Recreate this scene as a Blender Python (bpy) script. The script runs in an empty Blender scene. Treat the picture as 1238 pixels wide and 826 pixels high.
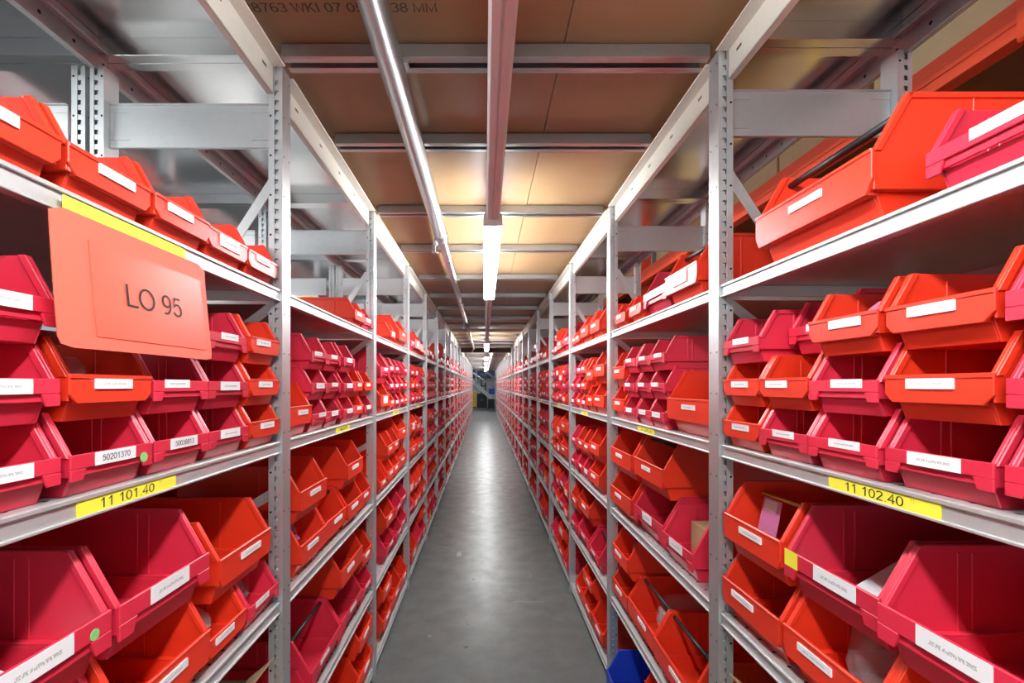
import bpy, bmesh, math, random
from mathutils import Vector, Matrix

# ------------------------------------------------------------------ camera, world, exposure
H0 = 1.37                       # camera height above the floor
FPX = 580.0                     # focal length in pixels of the 1238 px wide frame
scene = bpy.context.scene
COL = scene.collection
cam_d = bpy.data.cameras.new('camera')
cam = bpy.data.objects.new('camera', cam_d); COL.objects.link(cam)
cam.location = (0, 0, H0); cam.rotation_euler = (math.radians(90), 0, 0)
cam_d.sensor_width = 36.0; cam_d.lens = FPX / 1238 * 36
cam_d.shift_x = (619 - 586) / 1238; cam_d.shift_y = (466 - 413) / 1238
cam_d.clip_start = 0.02; cam_d.clip_end = 200
scene.camera = cam
world = bpy.data.worlds.new('world'); scene.world = world; world.use_nodes = True
wbg = world.node_tree.nodes['Background']
wbg.inputs[0].default_value = (0.93, 0.97, 1.0, 1); wbg.inputs[1].default_value = 0.6
vs = scene.view_settings
vs.view_transform = 'Standard'; vs.look = 'None'; vs.gamma = 1.0; vs.use_curve_mapping = False
vs.exposure = 0.92
LAMP = 42.0                     # radiance of the lamp diffusers
try:
    scene.cycles.max_bounces = 8; scene.cycles.diffuse_bounces = 5; scene.cycles.glossy_bounces = 4
    scene.cycles.transparent_max_bounces = 8
    scene.cycles.use_denoising = True
    scene.cycles.sample_clamp_indirect = 6.0
    scene.cycles.caustics_reflective = False; scene.cycles.caustics_refractive = False
except Exception:
    pass

# ------------------------------------------------------------------ helpers
RND = random.Random(7)

def new_mat(name):
    m = bpy.data.materials.new(name); m.use_nodes = True
    nt = m.node_tree; b = nt.nodes['Principled BSDF']
    return m, nt, b

def nd(nt, t, **kw):
    n = nt.nodes.new(t)
    for k, v in kw.items(): setattr(n, k, v)
    return n

def mth(nt, op, a, b=None):
    n = nd(nt, 'ShaderNodeMath', operation=op)
    for i, v in enumerate((a, b)):
        if v is None: continue
        if isinstance(v, (int, float)): n.inputs[i].default_value = v
        else: nt.links.new(v, n.inputs[i])
    return n.outputs[0]

def noise(nt, scale, detail=4, vec=None, rough=0.55):
    n = nd(nt, 'ShaderNodeTexNoise'); n.inputs['Scale'].default_value = scale
    n.inputs['Detail'].default_value = detail; n.inputs['Roughness'].default_value = rough
    if vec is not None: nt.links.new(vec, n.inputs['Vector'])
    return n

def ramp(nt, fac, stops):
    r = nd(nt, 'ShaderNodeValToRGB')
    e = r.color_ramp.elements
    while len(e) < len(stops): e.new(0.5)
    for i, (p, c) in enumerate(stops):
        e[i].position = p; e[i].color = (*c, 1) if len(c) == 3 else c
    nt.links.new(fac, r.inputs[0]); return r.outputs[0]

def mixc(nt, fac, a, b):
    m = nd(nt, 'ShaderNodeMix', data_type='RGBA')
    for s, v in ((0, fac), (6, a), (7, b)):
        if isinstance(v, (int, float)): m.inputs[s].default_value = v
        elif isinstance(v, tuple): m.inputs[s].default_value = (*v, 1)
        else: nt.links.new(v, m.inputs[s])
    return m.outputs[2]

def bump(nt, b, h, strength, dist=0.002):
    n = nd(nt, 'ShaderNodeBump'); n.inputs['Strength'].default_value = strength
    n.inputs['Distance'].default_value = dist
    nt.links.new(h, n.inputs['Height']); nt.links.new(n.outputs[0], b.inputs['Normal'])

def objco(nt):
    return nd(nt, 'ShaderNodeTexCoord').outputs['Object']

# --- plastics
def plastic(name, col, rough=0.38, island=False):
    m, nt, b = new_mat(name)
    n = noise(nt, 9, 3, objco(nt))
    if island: rnd = nd(nt, 'ShaderNodeNewGeometry').outputs['Random Per Island']
    else: rnd = nd(nt, 'ShaderNodeObjectInfo').outputs['Random']
    dark = tuple(c * 0.84 for c in col)
    c1 = mixc(nt, rnd, dark, tuple(min(1, c * 1.06) for c in col))
    c2 = mixc(nt, mth(nt, 'MULTIPLY', n.outputs[0], 0.25), c1, tuple(c * 0.75 for c in col))
    nt.links.new(c2, b.inputs['Base Color'])
    b.inputs['Roughness'].default_value = rough
    fine = noise(nt, 450, 2, objco(nt))
    bump(nt, b, fine.outputs[0], 0.12, 0.0006)
    return m

CRIM = (0.74, 0.028, 0.066)
ORNG = (0.86, 0.042, 0.014)
M = {}
M['c'] = plastic('crimson_plastic', CRIM)
M['o'] = plastic('orange_red_plastic', ORNG)
M['u'] = plastic('blue_plastic', (0.02, 0.06, 0.55))
M['cf'] = plastic('crimson_plastic_many', CRIM, island=True)
M['of'] = plastic('orange_red_plastic_many', ORNG, island=True)
M['black'] = plastic('black_plastic', (0.012, 0.012, 0.013), 0.45)
M['grey_plastic'] = plastic('grey_plastic', (0.3, 0.31, 0.32), 0.45)

# --- galvanised steel
def steel(name, col, rough, metallic=0.85, spangle=0.25, dots=None):
    m, nt, b = new_mat(name)
    co = objco(nt)
    v = nd(nt, 'ShaderNodeTexVoronoi'); v.inputs['Scale'].default_value = 55
    nt.links.new(co, v.inputs['Vector'])
    n = noise(nt, 4, 5, co)
    f = mth(nt, 'ADD', mth(nt, 'MULTIPLY', v.outputs['Color'], spangle * 0.5), mth(nt, 'MULTIPLY', n.outputs[0], spangle))
    c = mixc(nt, f, tuple(x * 1.08 for x in col), tuple(x * 0.72 for x in col))
    if dots: c = mixc(nt, dots(nt, co), c, (0.015, 0.015, 0.017))
    nt.links.new(c, b.inputs['Base Color'])
    b.inputs['Metallic'].default_value = metallic
    r = mth(nt, 'ADD', mth(nt, 'MULTIPLY', n.outputs[0], 0.18), rough - 0.09)
    nt.links.new(r, b.inputs['Roughness'])
    return m

def near_to(nt, val, centre, half):            # 1 where |val-centre| < half
    return mth(nt, 'LESS_THAN', mth(nt, 'ABSOLUTE', mth(nt, 'SUBTRACT', val, centre)), half)

def post_dots(nt, co):
    s = nd(nt, 'ShaderNodeSeparateXYZ'); nt.links.new(co, s.inputs[0])
    x, y, z = s.outputs
    zz = mth(nt, 'MODULO', mth(nt, 'ADD', z, 5.0), 0.10)
    dz = mth(nt, 'ABSOLUTE', mth(nt, 'SUBTRACT', zz, 0.05))
    ax = mth(nt, 'LESS_THAN', mth(nt, 'ABSOLUTE', x), 0.0015)
    d1 = mth(nt, 'ABSOLUTE', mth(nt, 'SUBTRACT', mth(nt, 'ABSOLUTE', mth(nt, 'ADD', y, 0.025)), 0.015))
    r1 = mth(nt, 'ADD', mth(nt, 'MULTIPLY', d1, d1), mth(nt, 'MULTIPLY', dz, dz))
    m1 = mth(nt, 'MULTIPLY', ax, mth(nt, 'LESS_THAN', r1, 0.0024 ** 2))
    d2 = mth(nt, 'SUBTRACT', mth(nt, 'ABSOLUTE', x), 0.0295)
    r2 = mth(nt, 'ADD', mth(nt, 'MULTIPLY', d2, d2), mth(nt, 'MULTIPLY', dz, dz))
    m2 = mth(nt, 'LESS_THAN', r2, 0.0028 ** 2)
    return mth(nt, 'MAXIMUM', m1, m2)

def shelf_dots(nt, co):
    s = nd(nt, 'ShaderNodeSeparateXYZ'); nt.links.new(co, s.inputs[0])
    x, y, z = s.outputs
    yy = mth(nt, 'SUBTRACT', mth(nt, 'MODULO', mth(nt, 'ADD', y, 5.0), 0.05), 0.025)
    dx = mth(nt, 'SUBTRACT', mth(nt, 'ABSOLUTE', x), 0.024)
    r = mth(nt, 'ADD', mth(nt, 'MULTIPLY', yy, yy), mth(nt, 'MULTIPLY', dx, dx))
    m = mth(nt, 'LESS_THAN', r, 0.0038 ** 2)
    return mth(nt, 'MULTIPLY', m, mth(nt, 'GREATER_THAN', z, -0.004))

def rail_dots(nt, co):
    s = nd(nt, 'ShaderNodeSeparateXYZ'); nt.links.new(co, s.inputs[0])
    x, y, z = s.outputs
    yy = mth(nt, 'SUBTRACT', mth(nt, 'MODULO', mth(nt, 'ADD', y, 5.0), 0.09), 0.045)
    dz = mth(nt, 'SUBTRACT', z, 0.03)
    r = mth(nt, 'ADD', mth(nt, 'MULTIPLY', yy, yy), mth(nt, 'MULTIPLY', dz, dz))
    return mth(nt, 'LESS_THAN', r, 0.0045 ** 2)

M['steel'] = steel('galvanised_steel', (0.62, 0.65, 0.66), 0.42)
M['post'] = steel('perforated_post_steel', (0.62, 0.65, 0.66), 0.45, dots=post_dots)
M['shelf'] = steel('shelf_steel', (0.64, 0.66, 0.66), 0.42, 0.62, dots=shelf_dots)
M['rail'] = steel('perforated_rail_steel', (0.50, 0.51, 0.52), 0.48, dots=rail_dots)
M['roof'] = steel('smooth_sheet_steel', (0.70, 0.71, 0.72), 0.21, 0.97, 0.12)
M['beam_steel'] = steel('cross_beam_steel', (0.50, 0.52, 0.52), 0.34, 0.9, 0.4)
M['pipe'] = steel('zinc_pipe_steel', (0.60, 0.60, 0.61), 0.30, 0.95, 0.7)

def slot_dots(nt, co):
    s = nd(nt, 'ShaderNodeSeparateXYZ'); nt.links.new(co, s.inputs[0])
    x, y, z = s.outputs
    yy = mth(nt, 'SUBTRACT', mth(nt, 'MODULO', mth(nt, 'ADD', y, 5.0), 0.20), 0.10)
    a = mth(nt, 'LESS_THAN', mth(nt, 'ABSOLUTE', yy), 0.011)
    b_ = near_to(nt, z, 0.045, 0.0035)
    return mth(nt, 'MULTIPLY', a, b_)

def painted(name, col, rough=0.4, dots=None, var=0.06, scale=6):
    m, nt, b = new_mat(name)
    co = objco(nt)
    n = noise(nt, scale, 5, co)
    c = mixc(nt, n.outputs[0], tuple(min(1, x * (1 + var)) for x in col), tuple(x * (1 - var * 2) for x in col))
    if dots: c = mixc(nt, dots(nt, co), c, (0.04, 0.04, 0.04))
    nt.links.new(c, b.inputs['Base Color']); b.inputs['Roughness'].default_value = rough
    return m

M['cream'] = painted('cream_painted_steel', (0.80, 0.80, 0.71), 0.38, slot_dots)
M['white'] = painted('white_enamel', (0.82, 0.82, 0.82), 0.35)
M['wall'] = painted('plaster_wall', (0.55, 0.57, 0.60), 0.8)
M['pallet_orange'] = painted('pallet_rack_orange', (0.72, 0.060, 0.008), 0.75)
M['brown_steel'] = painted('brown_painted_steel', (0.07, 0.028, 0.02), 0.5)
M['yellow'] = painted('yellow_paper', (0.93, 0.86, 0.06), 0.6, var=0.02)
M['dark'] = painted('dark_paint', (0.02, 0.022, 0.025), 0.5)
M['navy'] = painted('navy_paint', (0.05, 0.10, 0.22), 0.5)
M['ink'] = painted('black_ink', (0.012, 0.012, 0.012), 0.6)
M['faint_ink'] = painted('faint_ink', (0.10, 0.085, 0.06), 0.8)
M['pale_ink'] = painted('pale_ink', (0.50, 0.45, 0.05), 0.8)
M['green_sticker'] = painted('green_sticker', (0.25, 0.62, 0.20), 0.6)
M['tape'] = painted('amber_cabinet', (0.80, 0.50, 0.06), 0.5)
M['paper'] = painted('white_paper', (0.82, 0.82, 0.84), 0.7, var=0.02)
M['sign'] = painted('sign_red_card', (0.93, 0.125, 0.075), 0.55, var=0.02)
M['sign_pocket'] = painted('sign_pocket_film', (0.92, 0.115, 0.068), 0.3, var=0.02)
M['card'] = painted('cardboard', (0.42, 0.25, 0.12), 0.8, var=0.12, scale=14)
M['card_light'] = painted('pale_cardboard', (0.56, 0.40, 0.22), 0.8, var=0.1, scale=14)
M['card_tan'] = painted('tan_cardboard', (0.36, 0.19, 0.07), 0.8, var=0.12, scale=14)
M['pink'] = painted('pink_card', (0.75, 0.25, 0.52), 0.5)

# white bin label with a blurred line of print
def label_mat():
    m, nt, b = new_mat('bin_label_paper')
    tc = nd(nt, 'ShaderNodeTexCoord')
    s = nd(nt, 'ShaderNodeSeparateXYZ'); nt.links.new(tc.outputs['Generated'], s.inputs[0])
    row = near_to(nt, s.outputs[2], 0.48, 0.10)
    colm = near_to(nt, s.outputs[0], 0.5, 0.32)
    sc = nd(nt, 'ShaderNodeMapping'); nt.links.new(tc.outputs['Generated'], sc.inputs[0])
    sc.inputs['Scale'].default_value = (26, 1, 3)
    n = noise(nt, 1.6, 1, sc.outputs[0])
    pr = mth(nt, 'MULTIPLY', mth(nt, 'MULTIPLY', row, colm), mth(nt, 'GREATER_THAN', n.outputs[0], 0.47))
    c = mixc(nt, mth(nt, 'MULTIPLY', pr, 0.5), (0.86, 0.86, 0.87), (0.12, 0.12, 0.14))
    nt.links.new(c, b.inputs['Base Color']); b.inputs['Roughness'].default_value = 0.55
    return m
M['label'] = label_mat()

def print_mat(name, paper, ink):          # yellow shelf ticket with unreadable figures
    m, nt, b = new_mat(name)
    tc = nd(nt, 'ShaderNodeTexCoord')
    s = nd(nt, 'ShaderNodeSeparateXYZ'); nt.links.new(tc.outputs['Generated'], s.inputs[0])
    row = near_to(nt, s.outputs[2], 0.5, 0.27); colm = near_to(nt, s.outputs[1], 0.5, 0.34)
    sc = nd(nt, 'ShaderNodeMapping'); nt.links.new(tc.outputs['Generated'], sc.inputs[0])
    sc.inputs['Scale'].default_value = (1, 17, 2)
    n = noise(nt, 1.3, 1, sc.outputs[0])
    pr = mth(nt, 'MULTIPLY', mth(nt, 'MULTIPLY', row, colm), mth(nt, 'GREATER_THAN', n.outputs[0], 0.5))
    c = mixc(nt, mth(nt, 'MULTIPLY', pr, 0.7), paper, ink)
    nt.links.new(c, b.inputs['Base Color']); b.inputs['Roughness'].default_value = 0.6
    return m
M['ticket'] = print_mat('yellow_ticket', (0.93, 0.86, 0.06), (0.08, 0.08, 0.01))

def chip():
    m, nt, b = new_mat('chipboard')
    co = objco(nt)
    rnd = nd(nt, 'ShaderNodeObjectInfo').outputs['Random']
    big = noise(nt, 1.7, 5, co); fine = noise(nt, 160, 3, co)
    st = nd(nt, 'ShaderNodeMapping'); nt.links.new(co, st.inputs[0]); st.inputs['Scale'].default_value = (2.5, 14, 2)
    smear = noise(nt, 1.6, 5, st.outputs[0])
    c = ramp(nt, big.outputs[0], [(0.3, (0.36, 0.235, 0.115)), (0.7, (0.50, 0.345, 0.180))])
    c = mixc(nt, mth(nt, 'MULTIPLY', smear.outputs[0], 0.4), c, (0.33, 0.19, 0.085))
    c = mixc(nt, mth(nt, 'MULTIPLY', fine.outputs[0], 0.45), c, (0.26, 0.16, 0.08))
    c = mixc(nt, mth(nt, 'MULTIPLY', rnd, 0.3), c, (0.42, 0.24, 0.11))
    nt.links.new(c, b.inputs['Base Color']); b.inputs['Roughness'].default_value = 0.42
    bump(nt, b, fine.outputs[0], 0.15, 0.001)
    return m
M['chip'] = chip()

def concrete():
    m, nt, b = new_mat('polished_concrete')
    co = objco(nt)
    big = noise(nt, 0.9, 6, co); mid = noise(nt, 7, 6, co, 0.65); fine = noise(nt, 120, 4, co)
    c = ramp(nt, big.outputs[0], [(0.3, (0.112, 0.122, 0.120)), (0.7, (0.160, 0.172, 0.170))])
    c = mixc(nt, ramp(nt, mid.outputs[0], [(0.35, (0, 0, 0)), (0.68, (0.85, 0.85, 0.85))]), c, (0.080, 0.088, 0.090))
    c = mixc(nt, mth(nt, 'MULTIPLY', fine.outputs[0], 0.25), c, (0.18, 0.19, 0.19))
    sx = nd(nt, 'ShaderNodeSeparateXYZ'); nt.links.new(co, sx.inputs[0])
    wob = mth(nt, 'MULTIPLY', mth(nt, 'SUBTRACT', noise(nt, 25, 3, co).outputs[0], 0.5), 0.10)
    for px, py, hx, hy, k in ((-0.208, 3.895, 0.022, 0.055, 0.8), (0.28, 3.04, 0.10, 0.004, 0.5), (-0.30, 2.62, 0.012, 0.012, 0.5), (0.33, 3.45, 0.003, 0.05, 0.5), (-0.12, 5.2, 0.02, 0.05, 0.3), (0.20, 6.4, 0.03, 0.05, 0.3)):
        ex = mth(nt, 'DIVIDE', mth(nt, 'ADD', mth(nt, 'SUBTRACT', sx.outputs[0], px), mth(nt, 'MULTIPLY', wob, 0.4 if hx < 0.05 and hy > 0.02 else 0.05)), hx)
        ey = mth(nt, 'DIVIDE', mth(nt, 'ADD', mth(nt, 'SUBTRACT', sx.outputs[1], py), mth(nt, 'MULTIPLY', wob, 0.9 if hy > 0.02 and hx > 0.01 else 0.02)), hy)
        rr_ = mth(nt, 'ADD', mth(nt, 'MULTIPLY', ex, ex), mth(nt, 'MULTIPLY', ey, ey))
        c = mixc(nt, mth(nt, 'MULTIPLY', mth(nt, 'LESS_THAN', rr_, 1.0), k), c, (0.34, 0.36, 0.38))
    nt.links.new(c, b.inputs['Base Color'])
    r = mth(nt, 'ADD', mth(nt, 'MULTIPLY', mid.outputs[0], 0.36), 0.16)
    nt.links.new(r, b.inputs['Roughness'])
    b.inputs['Specular IOR Level'].default_value = 0.6
    bump(nt, b, noise(nt, 22, 4, co, 0.6).outputs[0], 0.10, 0.003)
    return m
M['concrete'] = concrete()

def film(name, tint, clear):
    m, nt, b = new_mat(name)
    b.inputs['Base Color'].default_value = (*tint, 1); b.inputs['Roughness'].default_value = 0.12
    b.inputs['Specular IOR Level'].default_value = 0.8
    tr = nd(nt, 'ShaderNodeBsdfTransparent'); mx = nd(nt, 'ShaderNodeMixShader')
    n = noise(nt, 30, 3, objco(nt))
    fac = mth(nt, 'ADD', mth(nt, 'MULTIPLY', n.outputs[0], 0.5), 0.75 - clear)
    nt.links.new(fac, mx.inputs[0])
    nt.links.new(tr.outputs[0], mx.inputs[1]); nt.links.new(b.outputs[0], mx.inputs[2])
    nt.links.new(mx.outputs[0], nt.nodes['Material Output'].inputs[0])
    return m
M['film'] = film('clear_plastic_film', (0.85, 0.86, 0.88), 0.80)
M['pinkfilm'] = film('pink_plastic_film', (0.85, 0.25, 0.45), 0.45)
M['wrap'] = film('stretch_wrap', (0.55, 0.62, 0.66), 0.3)

def emit(name, col, st):
    m = bpy.data.materials.new(name); m.use_nodes = True
    nt = m.node_tree; nt.nodes.remove(nt.nodes['Principled BSDF'])
    e = nd(nt, 'ShaderNodeEmission'); e.inputs[0].default_value = (*col, 1); e.inputs[1].default_value = st
    nt.links.new(e.outputs[0], nt.nodes['Material Output'].inputs[0]); return m
M['lamp'] = emit('lamp_diffuser_glow', (0.95, 0.985, 1.0), LAMP)

# --- mesh collecting
class MB:
    def __init__(s): s.v = []; s.f = []; s.m = []; s.mi = 0
    def poly(s, pts, faces):
        o = len(s.v); s.v += [tuple(p) for p in pts]
        for f in faces: s.f.append([o + i for i in f]); s.m.append(s.mi)
    def box(s, x0, x1, y0, y1, z0, z1):
        if x0 > x1: x0, x1 = x1, x0
        if y0 > y1: y0, y1 = y1, y0
        if z0 > z1: z0, z1 = z1, z0
        s.poly([(x0,y0,z0),(x1,y0,z0),(x1,y1,z0),(x0,y1,z0),(x0,y0,z1),(x1,y0,z1),(x1,y1,z1),(x0,y1,z1)],
               [(0,3,2,1),(4,5,6,7),(0,1,5,4),(1,2,6,5),(2,3,7,6),(3,0,4,7)])
    def prism(s, prof, a0, a1, axis='x'):
        """prof: 2-D outline; axis x -> (y,z), y -> (x,z), z -> (x,y)"""
        def P(a, p):
            return (a, p[0], p[1]) if axis == 'x' else ((p[0], a, p[1]) if axis == 'y' else (p[0], p[1], a))
        n = len(prof)
        area = sum(prof[i][0]*prof[(i+1)%n][1] - prof[(i+1)%n][0]*prof[i][1] for i in range(n))
        if (area < 0) != (axis == 'y'): prof = prof[::-1]
        pts = [P(a0, p) for p in prof] + [P(a1, p) for p in prof]
        fs = [tuple(range(n))[::-1], tuple(range(n, 2*n))]
        for i in range(n):
            j = (i + 1) % n; fs.append((i, j, n + j, n + i))
        if a1 < a0: fs = [f[::-1] for f in fs]
        s.poly(pts, fs)
    def tube(s, p0, p1, r, n=10, r2=None):
        p0 = Vector(p0); p1 = Vector(p1); d = (p1 - p0).normalized()
        a = d.orthogonal().normalized(); b = d.cross(a); r2 = r if r2 is None else r2
        c = [(math.cos(2*math.pi*i/n), math.sin(2*math.pi*i/n)) for i in range(n)]
        pts = [p0 + (a*x + b*y)*r for x, y in c] + [p1 + (a*x + b*y)*r2 for x, y in c]
        s.poly(pts, [tuple(range(n))[::-1], tuple(range(n, 2*n))] + [(i, (i+1) % n, n + (i+1) % n, n + i) for i in range(n)])
    def mesh(s, name, mats, bevel=0.0, smooth=False):
        me = bpy.data.meshes.new(name)
        me.from_pydata(s.v, [], s.f)
        for m in (mats if isinstance(mats, (list, tuple)) else [mats]): me.materials.append(m)
        me.polygons.foreach_set('material_index', s.m)
        if bevel:
            bm = bmesh.new(); bm.from_mesh(me)
            bmesh.ops.bevel(bm, geom=bm.edges[:], offset=bevel, segments=1, affect='EDGES', clamp_overlap=True)
            bm.to_mesh(me); bm.free()
        if smooth: me.polygons.foreach_set('use_smooth', [True] * len(me.polygons))
        me.update(); return me

def ob(name, me, parent=None, loc=(0, 0, 0), rz=0.0):
    o = bpy.data.objects.new(name, me); COL.objects.link(o)
    if parent is not None: o.parent = parent
    o.location = loc
    if rz: o.rotation_euler = (0, 0, rz)
    return o

def tag(o, label=None, cat=None, group=None, kind=None):
    if label: o['label'] = label
    if cat: o['category'] = cat
    if group: o['group'] = group
    if kind: o['kind'] = kind
    return o

def box_ob(name, x0, x1, y0, y1, z0, z1, mat, parent=None, bevel=0.0, org=None):
    """box as an object whose origin is its base centre"""
    cx, cy, cz = org or ((x0 + x1)/2, (y0 + y1)/2, min(z0, z1))
    b = MB(); b.box(x0-cx, x1-cx, y0-cy, y1-cy, z0-cz, z1-cz)
    return ob(name, b.mesh(name, mat, bevel), parent, (cx, cy, cz))

def arc(cx, cy, rx, ry, a0, a1, n=12):
    return [(cx + rx*math.cos(math.radians(a0 + (a1 - a0)*i/n)), cy + ry*math.sin(math.radians(a0 + (a1 - a0)*i/n))) for i in range(n + 1)]
GLYPH = {
 '0': (0.56, [arc(0.28, 0.5, 0.21, 0.45, 0, 360, 22)]),
 '1': (0.56, [[(0.10, 0.74), (0.22, 0.82), (0.33, 0.98)], [(0.33, 1.0), (0.33, 0.0)]]),
 '2': (0.56, [arc(0.28, 0.70, 0.20, 0.25, 165, -25, 12) + [(0.07, 0.05)], [(0.05, 0.05), (0.51, 0.05)]]),
 '3': (0.56, [arc(0.27, 0.73, 0.19, 0.22, 160, -80, 12), arc(0.27, 0.27, 0.21, 0.235, 85, -155, 12)]),
 '4': (0.56, [[(0.39, 0.0), (0.39, 0.97), (0.05, 0.30), (0.53, 0.30)]]),
 '5': (0.56, [[(0.47, 0.93), (0.15, 0.93), (0.09, 0.50)] + arc(0.27, 0.34, 0.22, 0.29, 140, -155, 14)]),
 '6': (0.56, [arc(0.28, 0.31, 0.20, 0.26, 0, 360, 18), arc(0.36, 0.45, 0.28, 0.50, 180, 70, 8)]),
 '7': (0.56, [[(0.05, 0.93), (0.50, 0.93), (0.30, 0.5), (0.20, 0.0)]]),
 '8': (0.56, [arc(0.28, 0.73, 0.18, 0.22, 0, 360, 16), arc(0.28, 0.27, 0.21, 0.235, 0, 360, 16)]),
 '9': (0.56, [arc(0.28, 0.67, 0.20, 0.27, 0, 360, 18), arc(0.20, 0.55, 0.28, 0.50, 0, -110, 9)]),
 'L': (0.54, [[(0.09, 1.0), (0.09, 0.05), (0.52, 0.05)]]),
 'O': (0.78, [arc(0.39, 0.5, 0.33, 0.46, 0, 360, 26)]),
 'W': (0.90, [[(0.04, 1.0), (0.25, 0.03), (0.45, 0.97), (0.65, 0.03), (0.86, 1.0)]]),
 'K': (0.64, [[(0.09, 1.0), (0.09, 0.0)], [(0.55, 1.0), (0.11, 0.42)], [(0.25, 0.58), (0.58, 0.0)]]),
 'I': (0.26, [[(0.13, 1.0), (0.13, 0.0)]]),
 'M': (0.80, [[(0.09, 0.0), (0.09, 0.97), (0.40, 0.05), (0.71, 0.97), (0.71, 0.0)]]),
 '.': (0.28, [[(0.10, 0.05), (0.18, 0.05)]]), ' ': (0.28, []),
}
def stroke_text(txt, cap, mat, width=None, weight=0.095):
    """flat lettering drawn with strokes, centred on the origin, cap height in metres"""
    m = MB(); x = 0.0; n_ = 0
    for ch in txt:
        adv, lines = GLYPH[ch]
        for pl in lines:
            L_, R_ = [], []
            for i, p in enumerate(pl):
                p = Vector(p)
                a = (p - Vector(pl[i-1])).normalized() if i else None
                b = (Vector(pl[i+1]) - p).normalized() if i < len(pl) - 1 else None
                if len(pl) > 8 and (Vector(pl[0]) - Vector(pl[-1])).length < 1e-4:
                    a = a or (p - Vector(pl[-2])).normalized(); b = b or (Vector(pl[1]) - p).normalized()
                t = ((a or b) + (b or a)); t = t.normalized() if t.length > 1e-6 else (a or b)
                nrm = Vector((-t.y, t.x)); c = max(0.45, nrm.dot(Vector((-(a or b).y, (a or b).x))))
                L_.append(p + nrm*weight/2/c); R_.append(p - nrm*weight/2/c)
            for i in range(len(pl) - 1):
                m.poly([((q.x + x)*cap, q.y*cap, n_*1e-6) for q in (R_[i], R_[i+1], L_[i+1], L_[i])], [(0, 1, 2, 3)])
        x += adv + 0.02
    x0_, x1_ = min(v[0] for v in m.v), max(v[0] for v in m.v)
    k = (width/(x1_ - x0_)) if width else 1.0
    m.v = [((v[0] - (x0_ + x1_)/2)*k, v[1] - cap/2, v[2]) for v in m.v]
    return m.mesh('lettering', mat)

def rot_cols(o, xa, ya, za):          # local axes -> world directions
    m = Matrix((xa, ya, za)).transposed(); o.rotation_euler = m.to_euler()

ORD = ['zeroth','first','second','third','fourth','fifth','sixth','seventh','eighth','ninth','tenth','eleventh','twelfth','thirteenth',
       'fourteenth','fifteenth','sixteenth','seventeenth','eighteenth','nineteenth','twentieth','twenty-first','twenty-second','twenty-third','twenty-fourth']

# ------------------------------------------------------------------ layout numbers (z relative to the camera, then + H0)
XL, XR = -0.510, 0.5616          # aisle planes of the two rows
DL, DR = 0.485, 0.465            # rack depths
D0 = {'L': 1.259, 'R': 1.202}    # far side of the first visible post
NB = {'L': 20, 'R': 23}
XA = {'L': XL, 'R': XR}; DP = {'L': DL, 'R': DR}; SG = {'L': -1, 'R': 1}    # SG: direction from aisle into the rack
SH = [0.241, -0.142, -0.545, -0.945, -1.300]    # shelf tops
SH_NAME = ['top', 'second', 'third', 'fourth', 'floor']
SIDE = {'L': 'sign side', 'R': 'blue-bin side'}
POST_W, POST_D, POST_TOP = 0.05, 0.035, 0.806
CEIL = 0.842
YEND = 26.0

# ------------------------------------------------------------------ setting
fl = MB(); fl.box(-6, 6, -5, 34, -0.1, 0)
tag(ob('floor', fl.mesh('floor', M['concrete'])), 'smooth grey polished concrete aisle floor', kind='structure')
tag(box_ob('wall_back', -6, 6, 33.9, 34.1, 0, 5, M['wall']), 'pale wall beyond the far end of the aisle', kind='structure')
tag(box_ob('wall_left', -6.1, -6, -5, 34, 0, 5, M['wall']), 'pale side wall behind the shelving rows', kind='structure')
tag(box_ob('wall_right', 6, 6.1, -5, 34, 0, 5, M['wall']), 'pale side wall behind the pallet rack', kind='structure')

ceil = ob('ceiling', None); tag(ceil, 'low mezzanine ceiling of chipboard on steel beams', kind='structure')
# cross beams: back edge depths
beams = [0.55, 1.24, 1.66, 2.30, 2.92, 3.69, 4.43, 5.13, 5.89, 6.61, 7.29]
while beams[-1] < YEND: beams.append(beams[-1] + 0.71)
bz = H0 + 0.806
bm_ = MB()
w = 0.062
x0, x1 = -0.50, 0.555
bm_.box(x0, x1, -w, -w + 0.004, 0, 0.034); bm_.box(x0, x1, -0.004, 0, 0, 0.034)
bm_.box(x0, x1, -w + 0.004, -0.004, 0.030, 0.034)
bm_.box(x0, x1, -w + 0.004, -w + 0.022, 0, 0.003); bm_.box(x0, x1, -0.020, -0.004, 0, 0.003)
beam_me = bm_.mesh('cross_beam', M['beam_steel'], 0.0015)
for y in beams: ob('cross_beam', beam_me, ceil, (0, y, bz))
# chipboard boards between beam centres, with one long seam
ys = [-2.5] + [y - w/2 for y in beams] + [YEND + 1.5]
cache = {}
for i in range(len(ys) - 1):
    a, b_ = ys[i], ys[i + 1]; ln = round(b_ - a - 0.002, 3)
    for (p, q) in ((-0.56, 0.194), (0.1965, 0.60)):
        k = (ln, p)
        if k not in cache:
            mb = MB(); mb.box(p, q, 0, ln, 0, 0.038); cache[k] = mb.mesh('board', M['chip'], 0.0008)
        ob('board', cache[k], ceil, (0, a + 0.001, H0 + CEIL))
# printed stamp on the first board
st = ob('board_stamp', stroke_text('38763 WKI 07 05 02 38 MM', 0.026, M['faint_ink'], 0.43, 0.11), ceil)
rot_cols(st, (1, 0, 0), (0, -1, 0), (0, 0, -1)); st.location = (-0.322, 1.068, H0 + CEIL - 0.0006)

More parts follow.
